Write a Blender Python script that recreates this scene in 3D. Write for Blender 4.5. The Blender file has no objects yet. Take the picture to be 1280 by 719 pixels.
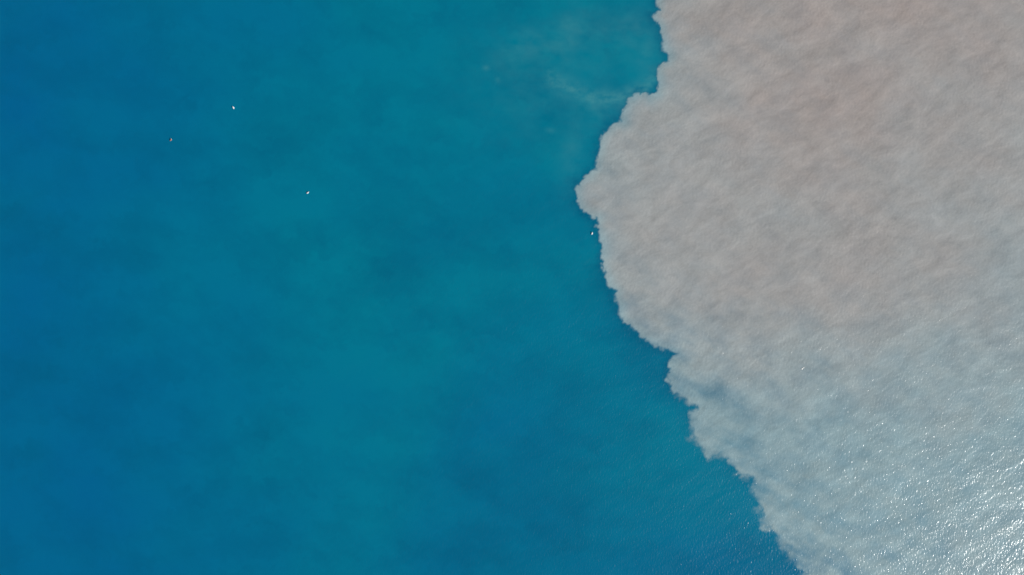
import bpy, bmesh, math
import numpy as np
from mathutils import Vector

scene = bpy.context.scene

# ------------------------------------------------------------------ camera
WIDTH = 195.0                       # metres of water across the frame (drone looking straight down)
FOV = math.radians(73.7)
ALT = WIDTH / 2 / math.tan(FOV / 2)
S = WIDTH / 1280.0                  # metres per photograph pixel on the water
cam_d = bpy.data.cameras.new('camera')
cam_d.sensor_fit = 'HORIZONTAL'
cam_d.angle = FOV
cam_d.clip_end = 30000
cam = bpy.data.objects.new('camera', cam_d)
scene.collection.objects.link(cam)
cam.location = (0, 0, ALT)
scene.camera = cam

# ------------------------------------------------------------------ daylight
SUN_ELEV = math.radians(29)
SUN_AZ = math.radians(117)          # clockwise from +Y: sun stands to the lower right of the frame
sun_dir = Vector((math.sin(SUN_AZ) * math.cos(SUN_ELEV), math.cos(SUN_AZ) * math.cos(SUN_ELEV), math.sin(SUN_ELEV)))
world = bpy.data.worlds.new('World')
scene.world = world
world.use_nodes = True
wn = world.node_tree
wn.nodes.clear()
sky = wn.nodes.new('ShaderNodeTexSky')
sky.sky_type = 'NISHITA'
sky.sun_disc = False
sky.sun_elevation = SUN_ELEV
sky.sun_rotation = SUN_AZ
bg = wn.nodes.new('ShaderNodeBackground')
bg.inputs['Strength'].default_value = 0.06
wo = wn.nodes.new('ShaderNodeOutputWorld')
wn.links.new(sky.outputs[0], bg.inputs[0])
wn.links.new(bg.outputs[0], wo.inputs[0])

sun_l = bpy.data.lights.new('sun', 'SUN')
sun_l.energy = 4.2
sun_l.angle = math.radians(0.53)
sun_l.color = (1.0, 0.965, 0.92)
sun = bpy.data.objects.new('sun', sun_l)
scene.collection.objects.link(sun)
sun.rotation_euler = sun_dir.to_track_quat('Z', 'Y').to_euler()

scene.view_settings.view_transform = 'Standard'
scene.view_settings.look = 'None'
scene.view_settings.exposure = 0.2
scene.view_settings.gamma = 1.0
scene.view_settings.use_curve_mapping = False

# ------------------------------------------------------------------ noise helpers
def _hash(ix, iy, seed):
    h = (ix.astype(np.int64) * 374761393 + iy.astype(np.int64) * 668265263 + seed * 1274126177) & 0xFFFFFFFF
    h = ((h ^ (h >> 13)) * 1103515245) & 0xFFFFFFFF
    h = ((h ^ (h >> 16)) * 2246822519) & 0xFFFFFFFF
    return (h ^ (h >> 15)) & 0xFFFFFFFF

def perlin(x, y, seed):
    x0 = np.floor(x); y0 = np.floor(y)
    fx = x - x0; fy = y - y0
    def g(dx, dy):
        a = _hash(x0 + dx, y0 + dy, seed) * (2 * math.pi / 4294967296.0)
        return np.cos(a) * (fx - dx) + np.sin(a) * (fy - dy)
    u = fx * fx * fx * (fx * (fx * 6 - 15) + 10)
    v = fy * fy * fy * (fy * (fy * 6 - 15) + 10)
    a = g(0, 0); b = g(1, 0); c = g(0, 1); d = g(1, 1)
    return (a + u * (b - a)) * (1 - v) + (c + u * (d - c)) * v

def fbm(x, y, seed, octs=4, gain=0.5):
    t = 0.0; a = 1.0
    for o in range(octs):
        t = t + a * perlin(x * 2 ** o, y * 2 ** o, seed + 17 * o)
        a *= gain
    return t

def worley(x, y, seed):
    x0 = np.floor(x); y0 = np.floor(y)
    best = np.full(x.shape, 9.0)
    for dx in (-1, 0, 1):
        for dy in (-1, 0, 1):
            h = _hash(x0 + dx, y0 + dy, seed)
            px = x0 + dx + (h & 0xFFFF) / 65536.0
            py = y0 + dy + (h >> 16) / 65536.0
            best = np.minimum(best, (px - x) ** 2 + (py - y) ** 2)
    return best

def sstep(a, b, x):
    t = np.clip((x - a) / (b - a), 0, 1)
    return t * t * (3 - 2 * t)

def blob(px, py, cx, cy, rx, ry, ang=0):
    c, s = math.cos(math.radians(ang)), math.sin(math.radians(ang))
    dx, dy = px - cx, py - cy
    u = (dx * c + dy * s) / rx; v = (-dx * s + dy * c) / ry
    return np.exp(-(u * u + v * v))

# ------------------------------------------------------------------ the front where silty water meets clear sea
FRONT = [(700, -900), (770, -300), (806, -120), (815, -60), (828, -32), (821, -14),
    (823, 0), (823, 12), (819, 21), (826, 32), (828, 48), (831, 62), (837, 70), (835, 76), (826, 82), (823, 93),
    (824, 106), (822, 117), (812, 121), (806, 117), (795, 120), (786, 127), (779, 141), (780, 153), (770, 154),
    (763, 159), (752, 173), (750, 190), (745, 208), (738, 219), (727, 225), (722, 237), (723, 252), (729.5, 264),
    (742, 270), (749, 272), (746, 283), (751.5, 297), (754, 311), (753, 328), (757, 342), (762.6, 356),
    (769.5, 364), (771, 375), (776.5, 382), (777, 390), (782, 401), (794, 413), (808, 424), (826, 434),
    (843.5, 442), (839.5, 457), (835.5, 475.6), (841, 487.6), (853, 497), (869, 506), (870, 510), (863, 523),
    (865, 541), (877, 559), (884, 571), (894, 567), (909, 574), (917, 583), (927.5, 595), (938, 599),
    (945, 612), (950, 623), (950, 641.5), (957, 657.5), (966, 664), (975, 676), (983, 689), (996.5, 701),
    (1004.5, 713), (1012, 728), (1030, 745), (1034, 764), (1056, 785), (1075, 830), (1180, 1000), (1500, 1500)]
POLY = np.array([(-200 + 900, -60000)] + FRONT + [(9000, 60000), (60000, 60000), (60000, -60000)], float)

def front_distance(px, py):
    """signed distance in photo pixels, positive on the silty side"""
    d2 = np.full(px.shape, 1e18)
    inside = np.zeros(px.shape, bool)
    n = len(POLY)
    for i in range(n):
        x1, y1 = POLY[i]; x2, y2 = POLY[(i + 1) % n]
        if y1 != y2:
            c = ((y1 > py) != (y2 > py)) & (px < (x2 - x1) * (py - y1) / (y2 - y1) + x1)
            inside ^= c
        if i < n - 3 or i == 0:
            ex, ey = x2 - x1, y2 - y1
            t = np.clip(((px - x1) * ex + (py - y1) * ey) / (ex * ex + ey * ey), 0, 1)
            d2 = np.minimum(d2, (px - x1 - t * ex) ** 2 + (py - y1 - t * ey) ** 2)
    d = np.sqrt(d2)
    return np.where(inside, d, -d)

# ------------------------------------------------------------------ water grid
STEP = 0.18
def axis(half):
    n = int(half / STEP)
    core = np.arange(-n, n + 1) * STEP
    ext = []; v = core[-1]; st = STEP
    while v < 9000:
        st *= 1.28; v += st; ext.append(v)
    ext = np.array(ext)
    return np.concatenate([-ext[::-1], core, ext]), len(ext), len(core)
ax, ex_n, cx_n = axis(WIDTH * 0.5 * 1.10)
ay, ey_n, cy_n = axis(WIDTH * 0.5 * 719 / 1280 * 1.16)
X, Y = np.meshgrid(ax, ay)
NX, NY = len(ax), len(ay)
PX = X / S + 640; PY = 359.5 - Y / S

# wind sea: a random directional wave field, real displacement
def wave_field(seed, h, w, peaks):
    rng = np.random.default_rng(seed)
    kx = np.fft.fftfreq(w, STEP) * 2 * math.pi
    ky = np.fft.fftfreq(h, STEP) * 2 * math.pi
    KX, KY = np.meshgrid(kx, ky)
    K = np.hypot(KX, KY); K[0, 0] = 1e-6
    TH = np.arctan2(KY, KX)
    amp = np.zeros_like(K)
    for lam0, spread, ang, rms_slope in peaks:
        k0 = 2 * math.pi / lam0
        rad = np.exp(-(np.log(K / k0) / 0.42) ** 2)
        dirn = np.abs(np.cos(TH - math.radians(ang))) ** spread
        a = rad * dirn / K ** 2
        a[0, 0] = 0
        a *= rms_slope / math.sqrt(np.sum((a * K) ** 2) + 1e-20)
        amp = np.hypot(amp, a)
    z = (rng.standard_normal(K.shape) + 1j * rng.standard_normal(K.shape)) * amp
    f = np.fft.ifft2(z) * (h * w)
    return f.real
CW, CH = 1280, 896
field = wave_field(7, CH, CW, [          # wavelength, directional spread, travel angle, rms slope
    (9.0, 10, 116, 0.011),
    (3.2, 6, 118, 0.018),
    (1.3, 3, 112, 0.024),
    (0.70, 1, 140, 0.036),
    (0.52, 3, 6, 0.066)])
assert cx_n <= CW and cy_n <= CH, (cx_n, cy_n)
Z = np.zeros_like(X)
Z[ey_n:ey_n + cy_n, ex_n:ex_n + cx_n] = field[:cy_n, :cx_n]
# wind gusts: patches of rougher and smoother water
gust = 1.0 + 0.55 * fbm(X / 26 + 3.1, Y / 14 - 1.7, 91, 3)
rim = np.minimum(sstep(WIDTH * 0.55, WIDTH * 0.53, np.abs(X)), sstep(ay[ey_n + cy_n - 1], ay[ey_n + cy_n - 1] - 4, np.abs(Y)))
Z *= np.clip(gust, 0.4, 1.8) * rim

# ------------------------------------------------------------------ how much silt the water carries
sd = front_distance(PX, PY)
low = sstep(520, 600, PY)                       # towards the bottom the front frays
mid = sstep(300, 520, PY)
wx = PX + 3.0 * fbm(PX / 14, PY / 14, 5, 3); wy = PY + 3.0 * fbm(PX / 14 + 9, PY / 14 + 4, 6, 3)
lobe = (0.4 - worley(wx / 11, wy / 11, 21)) * 4.6 + (0.4 - worley(wx / 5.2, wy / 5.2, 22)) * 2.8
fray = fbm(PX / 16, PY / 16, 31, 5, 0.62)
sdn = sd + lobe * (1 - 0.3 * low) + fray * (2.6 + 3.0 * mid + 5.0 * low)
vary = np.clip(0.5 + 1.4 * fbm(PX / 40, PY / 40, 33, 3), 0, 1.3)
soft = 1.3 + (0.6 + 2.4 * vary) * (0.25 + 0.75 * mid) + 3.0 * low * (0.4 + vary)
silt = sstep(-soft, soft, sdn)
# thin places inside the plume, mostly just behind the front and in the lower half
thin_n = fbm((PX * 0.9 + PY * 0.45) / 46, (PY * 0.9 - PX * 0.45) / 26, 41, 5, 0.58)
thin = 0.10 + 0.14 * mid + 0.10 * sstep(560, 760, PY)
near = np.exp(-np.clip(sd, 0, None) / 55.0)
silt_in = 1 - np.clip(thin * (0.55 + 0.9 * near) * (0.55 + 1.5 * thin_n), 0, 0.75)
silt_in -= 0.20 * blob(PX, PY, 905, 500, 34, 15, 20) + 0.20 * blob(PX, PY, 940, 568, 26, 12, 40)
silt_in -= 0.16 * blob(PX, PY, 802, 400, 12, 8, 30) + 0.08 * blob(PX, PY, 1165, 655, 60, 16, -10)
silt_in -= 0.05 * blob(PX, PY, 1260, 350, 70, 60, 20) + 0.02 * sstep(320, 720, PY)
silt *= np.clip(silt_in, 0.2, 1)
# faint wisps of silt drifting in the clear water near the top
wn1 = np.clip(0.75 + 0.95 * fbm((PX + PY * 0.5) / 34, (PY - PX * 0.3) / 22, 51, 5, 0.55), 0, 1.6)
wisp = (0.20 * blob(PX, PY, 755, 124, 38, 11, 6) + 0.10 * blob(PX, PY, 806, 102, 26, 9, -38)
        + 0.04 * blob(PX, PY, 715, 112, 14, 6, 25) + 0.14 * blob(PX, PY, 752, 142, 18, 14, 0)
        + 0.17 * blob(PX, PY, 715, 42, 22, 34, 30) + 0.15 * blob(PX, PY, 655, 58, 34, 16, -25)
        + 0.15 * blob(PX, PY, 785, 34, 36, 22, -10) + 0.12 * blob(PX, PY, 806, 70, 18, 26, 0)
        + 0.08 * blob(PX, PY, 690, 100, 90, 70, 0) + 0.10 * blob(PX, PY, 715, 200, 14, 40, 10)) * wn1
arc = np.full(PX.shape, 1e9)
ARC = [(688, 98), (712, 110), (740, 123), (772, 123), (800, 113), (824, 94)]
for (x1, y1), (x2, y2) in zip(ARC[:-1], ARC[1:]):
    t = np.clip(((wx - x1) * (x2 - x1) + (wy - y1) * (y2 - y1)) / ((x2 - x1) ** 2 + (y2 - y1) ** 2), 0, 1)
    arc = np.minimum(arc, (wx - x1 - t * (x2 - x1)) ** 2 + (wy - y1 - t * (y2 - y1)) ** 2)
wisp += 0.22 * np.exp(-arc / 75.0) * np.clip(0.7 + 1.3 * fbm(PX / 12, PY / 8, 58, 4, .6), 0, 1.5)
wisp += 0.22 * blob(PX, PY, 607.5, 85, 4.0, 3.2) + 0.12 * blob(PX, PY, 622, 100, 3, 4, -30) + 0.12 * blob(PX, PY, 688, 163, 6, 3, 10)
wisp += 0.05 * np.exp(-np.clip(-sd, 0, None) / 9.0) * np.clip(0.3 + 1.5 * fbm(PX / 9, PY / 5, 57, 4, .6), 0, 1.5) * (1 - low)
silt = np.maximum(silt, np.clip(wisp * 0.14, 0, 0.2) * (sd < 30))
wisp = np.clip(wisp * 1.15, 0, 0.8)
# clear sea: 0 deep blue (left) .. 1 green-blue (towards the front and the top)
green = (0.10 + 0.55 * sstep(-60, 480, PX + 0.10 * (PY - 360)) * (1 - 0.45 * sstep(330, 760, PY))
         + 0.30 * blob(PX, PY, 700, 60, 190, 170) + 0.10 * blob(PX, PY, 470, 330, 230, 130) + 0.16 * blob(PX, PY, 830, 570, 120, 110) + 0.16 * blob(PX, PY, 520, 520, 60, 220, 20)
         + 0.22 * fbm(PX / 260, PY / 190, 61, 5, 0.55))
# darker, clearer water sucked down along the front, and broad darker and lighter drifts
dark = 1.15 * np.exp(-np.clip(-sdn, 0, None) / 5.0) * sstep(640, 420, PY) + 0.22 * np.exp(-np.clip(-sd, 0, None) / 20.0) * sstep(300, 380, PY) * sstep(620, 500, PY)
dark = dark + 0.20 + 0.40 * fbm((PX + 14 * fray) / 75, (PY + 14 * fray) / 48, 64, 5, 0.6) + 0.34 * fbm(PX / 190 + 5, PY / 110, 63, 6, 0.60) + 0.30 * blob(PX, PY, 640, 640, 90, 80) + 0.20 * blob(PX, PY, 560, 320, 130, 80)
# colour of the silt: 1 warm clay (top) .. 0 pale blue-grey (bottom)
clay = (0.60 - 0.62 * sstep(270, 560, PY - 0.10 * (PX - 1280) * -1 - 20) + 0.30 * blob(PX, PY, 1090, -20, 290, 170)
        + 0.16 * blob(PX, PY, 1030, 175, 110, 70) + 0.12 * blob(PX, PY, 1120, 350, 130, 60)
        - 0.30 * np.exp(-np.clip(sd, 0, None) / 45.0) - 0.16 * blob(PX, PY, 1300, 330, 130, 120)
        + 0.15 * fbm(PX / 110 + 3, PY / 80, 71, 4, 0.55))
clay = np.clip(clay, 0, 1) * sstep(-6, 14, sd)

# ------------------------------------------------------------------ water material
def water_material(name):
    m = bpy.data.materials.new(name)
    m.use_nodes = True
    nt = m.node_tree; nt.nodes.clear()
    N = nt.nodes.new; L = nt.links.new
    def attr(a):
        n = N('ShaderNodeAttribute'); n.attribute_name = a; return n.outputs['Fac']
    def math_(op, a, b=None, clamp=False):
        n = N('ShaderNodeMath'); n.operation = op; n.use_clamp = clamp
        for i, v in enumerate((a, b)):
            if v is None: continue
            if isinstance(v, (int, float)): n.inputs[i].default_value = v
            else: L(v, n.inputs[i])
        return n.outputs[0]
    def mix(f, a, b, blend='MIX'):
        n = N('ShaderNodeMix'); n.data_type = 'RGBA'; n.blend_type = blend
        if isinstance(f, (int, float)): n.inputs[0].default_value = f
        else: L(f, n.inputs[0])
        for i, v in ((6, a), (7, b)):
            if isinstance(v, tuple): n.inputs[i].default_value = (*v, 1)
            else: L(v, n.inputs[i])
        return n.outputs[2]
    co = N('ShaderNodeTexCoord').outputs['Object']
    def noise(scale, detail, rough, rot=0, stretch=(1, 1, 1), warp=0.0):
        tu = N('ShaderNodeMapping'); tu.inputs['Rotation'].default_value[2] = math.radians(rot)
        mp = N('ShaderNodeMapping'); mp.inputs['Scale'].default_value = stretch
        n = N('ShaderNodeTexNoise'); n.inputs['Scale'].default_value = scale; n.inputs['Detail'].default_value = detail; n.inputs['Roughness'].default_value = rough; n.inputs['Distortion'].default_value = warp
        L(co, tu.inputs[0]); L(tu.outputs[0], mp.inputs[0]); L(mp.outputs[0], n.inputs['Vector'])
        return n.outputs['Fac']
    sea = mix(math_('ADD', attr('green'), 0, True), SEA_BLUE, SEA_GREEN)
    sea = mix(math_('MULTIPLY', math_('ADD', attr('dark'), 0, True), 0.66), sea, SEA_DARK)
    cr = N('ShaderNodeValToRGB'); L(attr('clay'), cr.inputs[0])
    cr.color_ramp.elements[0].color = (*MUD_PALE, 1); cr.color_ramp.elements[1].color = (*MUD_WARM, 1)
    e = cr.color_ramp.elements.new(0.5); e.color = (*MUD_GREY, 1)
    mud = cr.outputs[0]
    sea = mix(attr('wisp'), sea, MILKY)
    # silt clouds drawn out along the wind: thicker and thinner streaks
    st = noise(0.50, 6, 0.66, -33, (0.6, 1.4, 1), 0.5)
    st2 = noise(0.20, 5, 0.62, -30, (0.75, 1.3, 1), 0.9)
    st3 = noise(2.2, 4, 0.7, -35, (0.7, 1.3, 1))
    v3 = math_('MULTIPLY', math_('SUBTRACT', st3, 0.5), 0.36)
    v = math_('ADD', math_('ADD', v3, math_('MULTIPLY', math_('SUBTRACT', st, 0.5), 0.34)), math_('MULTIPLY', math_('SUBTRACT', st2, 0.5), 0.58))
    bc = N('ShaderNodeHueSaturation'); L(mud, bc.inputs['Color']); L(math_('ADD', v, 1.0), bc.inputs['Value'])
    col = mix(attr('silt'), sea, bc.outputs[0])
    # light comes back out of the water body, so it hardly feels the small waves
    geo = N('ShaderNodeNewGeometry')
    vm = N('ShaderNodeMix'); vm.data_type = 'VECTOR'
    L(math_('ADD', math_('MULTIPLY', attr('silt'), 0.36), 0.05), vm.inputs[0])
    vm.inputs[4].default_value = (0, 0, 1); L(geo.outputs['Normal'], vm.inputs[5])
    dif = N('ShaderNodeBsdfDiffuse'); L(col, dif.inputs['Color']); L(vm.outputs[1], dif.inputs['Normal'])
    # the mirror surface with ripples finer than the mesh
    rp = noise(2.5, 2, 0.5, 8, (1.35, 0.8, 1))
    bp = N('ShaderNodeBump'); bp.inputs['Strength'].default_value = 1.0; bp.inputs['Distance'].default_value = 0.074
    L(rp, bp.inputs['Height'])
    fr = N('ShaderNodeFresnel'); fr.inputs['IOR'].default_value = 1.333; L(bp.outputs[0], fr.inputs['Normal'])
    gl = N('ShaderNodeBsdfGlossy'); gl.inputs['Roughness'].default_value = 0.34; L(bp.outputs[0], gl.inputs['Normal'])
    g2 = N('ShaderNodeBsdfGlossy'); g2.inputs['Roughness'].default_value = 0.135; L(bp.outputs[0], g2.inputs['Normal'])
    gm = N('ShaderNodeMixShader'); gm.inputs[0].default_value = 0.34; L(gl.outputs[0], gm.inputs[1]); L(g2.outputs[0], gm.inputs[2])
    ms = N('ShaderNodeMixShader'); L(fr.outputs[0], ms.inputs[0]); L(dif.outputs[0], ms.inputs[1]); L(gm.outputs[0], ms.inputs[2])
    out = N('ShaderNodeOutputMaterial'); L(ms.outputs[0], out.inputs['Surface'])
    return m
SEA_BLUE = (0.000, 0.130, 0.290)
SEA_GREEN = (0.000, 0.215, 0.286)
SEA_DARK = (0.000, 0.095, 0.185)
MILKY = (0.050, 0.310, 0.335)
MUD_PALE = (0.290, 0.408, 0.425)
MUD_GREY = (0.370, 0.383, 0.368)
MUD_WARM = (0.385, 0.327, 0.294)
WATER = water_material('sea water with suspended silt')

# ------------------------------------------------------------------ one wave surface, shared out between clear and silty water
quad_silt = 0.25 * (silt[:-1, :-1] + silt[1:, :-1] + silt[:-1, 1:] + silt[1:, 1:])
quad_sd = sdn[:-1, :-1]
idx = np.arange(NX * NY).reshape(NY, NX)
quads = np.stack([idx[:-1, :-1], idx[:-1, 1:], idx[1:, 1:], idx[1:, :-1]], -1).reshape(-1, 4)
is_mud = (quad_sd > 0).reshape(-1)
co_all = np.stack([X, Y, Z], -1).reshape(-1, 3)
attrs = {'silt': silt, 'wisp': wisp, 'green': green, 'dark': dark, 'clay': clay}

def water_body(name, sel, label):
    q = quads[sel]
    used = np.zeros(NX * NY, bool); used[q.ravel()] = True
    remap = np.cumsum(used) - 1
    q = remap[q].astype(np.int32)
    me = bpy.data.meshes.new(name)
    v = co_all[used].astype(np.float32)
    me.vertices.add(len(v)); me.vertices.foreach_set('co', v.ravel())
    me.loops.add(len(q) * 4); me.loops.foreach_set('vertex_index', q.ravel())
    me.polygons.add(len(q)); me.polygons.foreach_set('loop_start', np.arange(0, len(q) * 4, 4, dtype=np.int32))
    me.polygons.foreach_set('loop_total', np.full(len(q), 4, np.int32))
    me.polygons.foreach_set('use_smooth', np.ones(len(q), bool))
    for k, a in attrs.items():
        at = me.attributes.new(k, 'FLOAT', 'POINT')
        at.data.foreach_set('value', np.ascontiguousarray(a.reshape(-1)[used], dtype=np.float32))
    me.update(calc_edges=True)
    me.materials.append(WATER)
    o = bpy.data.objects.new(name, me)
    scene.collection.objects.link(o)
    o['kind'] = 'structure'
    o['label'] = label
    return o
water_body('sea', ~is_mud, 'clear deep blue and teal sea water left of the muddy front')
water_body('muddy_water', is_mud, 'pale grey brown silty water spreading with a billowing edge')

# ------------------------------------------------------------------ seabirds afloat
def plain(name, col, rough=0.6):
    m = bpy.data.materials.new(name); m.use_nodes = True
    nt = m.node_tree; b = nt.nodes['Principled BSDF']
    n = nt.nodes.new('ShaderNodeTexNoise'); n.inputs['Scale'].default_value = 30
    r = nt.nodes.new('ShaderNodeMix'); r.data_type = 'RGBA'
    r.inputs[6].default_value = (*[c * 0.85 for c in col], 1); r.inputs[7].default_value = (*col, 1)
    nt.links.new(n.outputs['Fac'], r.inputs[0]); nt.links.new(r.outputs[2], b.inputs['Base Color'])
    b.inputs['Roughness'].default_value = rough
    return m
WHITE = plain('white plumage', (0.90, 0.90, 0.89))
PALE = plain('pale grey plumage', (0.70, 0.71, 0.72))
BROWN = plain('brown plumage', (0.34, 0.14, 0.10))
BUFF = plain('buff plumage', (0.62, 0.55, 0.50))
BLACK = plain('black feather tips', (0.06, 0.055, 0.05))
BEAK_Y = plain('yellow horn', (0.75, 0.42, 0.06), 0.4)
BEAK_D = plain('dark horn', (0.08, 0.06, 0.05), 0.4)

def water_height(x, y):
    i = int(np.argmin(np.abs(ax - x))); j = int(np.argmin(np.abs(ay - y)))
    return float(Z[max(j - 1, 0):j + 2, max(i - 1, 0):i + 2].mean())

# centreline stations of a swimming gull: x, z of centre, half width, half height
BIRD = [(-0.34, 0.155, 0.012, 0.006), (-0.30, 0.150, 0.045, 0.012), (-0.23, 0.125, 0.062, 0.034),
        (-0.14, 0.095, 0.098, 0.075), (-0.04, 0.080, 0.122, 0.105), (0.06, 0.085, 0.122, 0.112),
        (0.13, 0.105, 0.100, 0.108), (0.18, 0.150, 0.070, 0.085), (0.205, 0.205, 0.050, 0.055),
        (0.225, 0.245, 0.052, 0.050), (0.262, 0.262, 0.050, 0.048), (0.295, 0.258, 0.034, 0.032), (0.312, 0.254, 0.016, 0.015)]
def seabird(px, py, heading, size, label, body_m, wing_m, tip_m, beak_m):
    bm = bmesh.new(); R = 14; rings = []
    for k, (x, z, w, h) in enumerate(BIRD):
        ring = []
        for a in range(R):
            t = 2 * math.pi * a / R
            cy, cz = math.cos(t), math.sin(t)
            # folded wings: a raised ridge along each upper flank
            ww = w * (1.10 if 0.15 < cz < 0.75 and 2 <= k <= 6 else 1.0)
            ring.append(bm.verts.new((x, ww * cy, z + h * cz + (0.012 if 0.15 < cz < 0.9 and 2 <= k <= 5 else 0))))
        rings.append(ring)
    for k in range(len(rings) - 1):
        for a in range(R):
            b = (a + 1) % R
            f = bm.faces.new((rings[k][a], rings[k + 1][a], rings[k + 1][b], rings[k][b]))
            f.smooth = True
            mid_t = 2 * math.pi * (a + 0.5) / R
            if 2 <= k <= 5 and math.sin(mid_t) > 0.1: f.material_index = 1
            elif k <= 0 and math.sin(mid_t) > -0.2: f.material_index = 2
    bm.faces.new(rings[0]); bm.faces.new(list(reversed(rings[-1])))
    bmesh.ops.recalc_face_normals(bm, faces=bm.faces)
    me = bpy.data.meshes.new('seabird'); bm.to_mesh(me); bm.free()
    for m in (body_m, wing_m, tip_m): me.materials.append(m)
    o = bpy.data.objects.new('seabird', me); scene.collection.objects.link(o)
    x, y = (px - 640) * S, (359.5 - py) * S
    o.location = (x, y, water_height(x, y) + 0.01)
    o.rotation_euler = (0, 0, math.radians(heading)); o.scale = (0.82 * size, 1.2 * size, 0.8 * size)
    bb = bmesh.new()
    prof = [(0.305, 0.256, 0.015, 0.016), (0.335, 0.250, 0.009, 0.012), (0.362, 0.243, 0.006, 0.009), (0.374, 0.232, 0.002, 0.003)]
    pr = []
    for (bx, bz, w, h) in prof:
        pr.append([bb.verts.new((bx, w * math.cos(2 * math.pi * a / 6), bz + h * math.sin(2 * math.pi * a / 6))) for a in range(6)])
    for k in range(3):
        for a in range(6):
            bb.faces.new((pr[k][a], pr[k + 1][a], pr[k + 1][(a + 1) % 6], pr[k][(a + 1) % 6])).smooth = True
    bb.faces.new(pr[0]); bb.faces.new(list(reversed(pr[-1])))
    bmesh.ops.recalc_face_normals(bb, faces=bb.faces)
    bmm = bpy.data.meshes.new('beak'); bb.to_mesh(bmm); bb.free(); bmm.materials.append(beak_m)
    k = bpy.data.objects.new('beak', bmm); scene.collection.objects.link(k); k.parent = o
    o['label'] = label; o['category'] = 'seabird'; o['group'] = 'seabirds floating on the water'
    return o
seabird(292, 135, 112, 1.0, 'white seabird on open blue water, topmost of the small white specks', WHITE, WHITE, PALE, BEAK_Y)
seabird(214, 175, 60, 1.0, 'duller brownish seabird, leftmost speck on the deep blue water', BUFF, BROWN, BLACK, BEAK_D)
seabird(385, 241, 35, 1.0, 'bright white seabird alone on the teal water, lowest speck left of the plume', WHITE, WHITE, PALE, BEAK_Y)
seabird(740, 292, 75, 0.95, 'white seabird floating on clear water right beside the muddy front', WHITE, WHITE, PALE, BEAK_Y)

# ------------------------------------------------------------------ a scrap of foam riding on the silty water
def foam_scrap(px, py, label):
    rng = np.random.default_rng(12)
    x, y = (px - 640) * S, (359.5 - py) * S
    bm = bmesh.new()
    blobs = [(0, 0, 0.20), (0.14, 0.05, 0.15), (-0.13, 0.06, 0.13), (0.05, -0.13, 0.12), (0.42, 0.30, 0.15),
             (0.32, 0.24, 0.10), (0.50, 0.36, 0.09), (-0.22, -0.04, 0.07), (0.22, 0.12, 0.08)]
    for bx, by, br in blobs:
        rings = []
        for lev, (rr, zz) in enumerate(((1.0, -0.02), (0.92, 0.25), (0.62, 0.45))):
            rings.append([bm.verts.new((bx + br * rr * math.cos(t) * (1 + 0.12 * rng.standard_normal()),
                                        by + br * rr * math.sin(t) * (1 + 0.12 * rng.standard_normal()), br * zz)) for t in np.linspace(0, 2 * math.pi, 12, endpoint=False)])
        top = bm.verts.new((bx, by, br * 0.52))
        for k in range(2):
            for a in range(12):
                bm.faces.new((rings[k][a], rings[k][(a + 1) % 12], rings[k + 1][(a + 1) % 12], rings[k + 1][a])).smooth = True
        for a in range(12):
            bm.faces.new((rings[2][a], rings[2][(a + 1) % 12], top)).smooth = True
    me = bpy.data.meshes.new('foam_scrap'); bm.to_mesh(me); bm.free()
    me.materials.append(plain('cream foam', (0.80, 0.81, 0.76), 0.5))
    o = bpy.data.objects.new('foam_scrap', me); scene.collection.objects.link(o)
    o.location = (x, y, water_height(x, y) + 0.01)
    o.scale = (0.72, 0.72, 0.5)
    o['label'] = label; o['category'] = 'foam'
foam_scrap(1002.5, 461, 'tiny scrap of cream foam floating alone on the grey silty water')
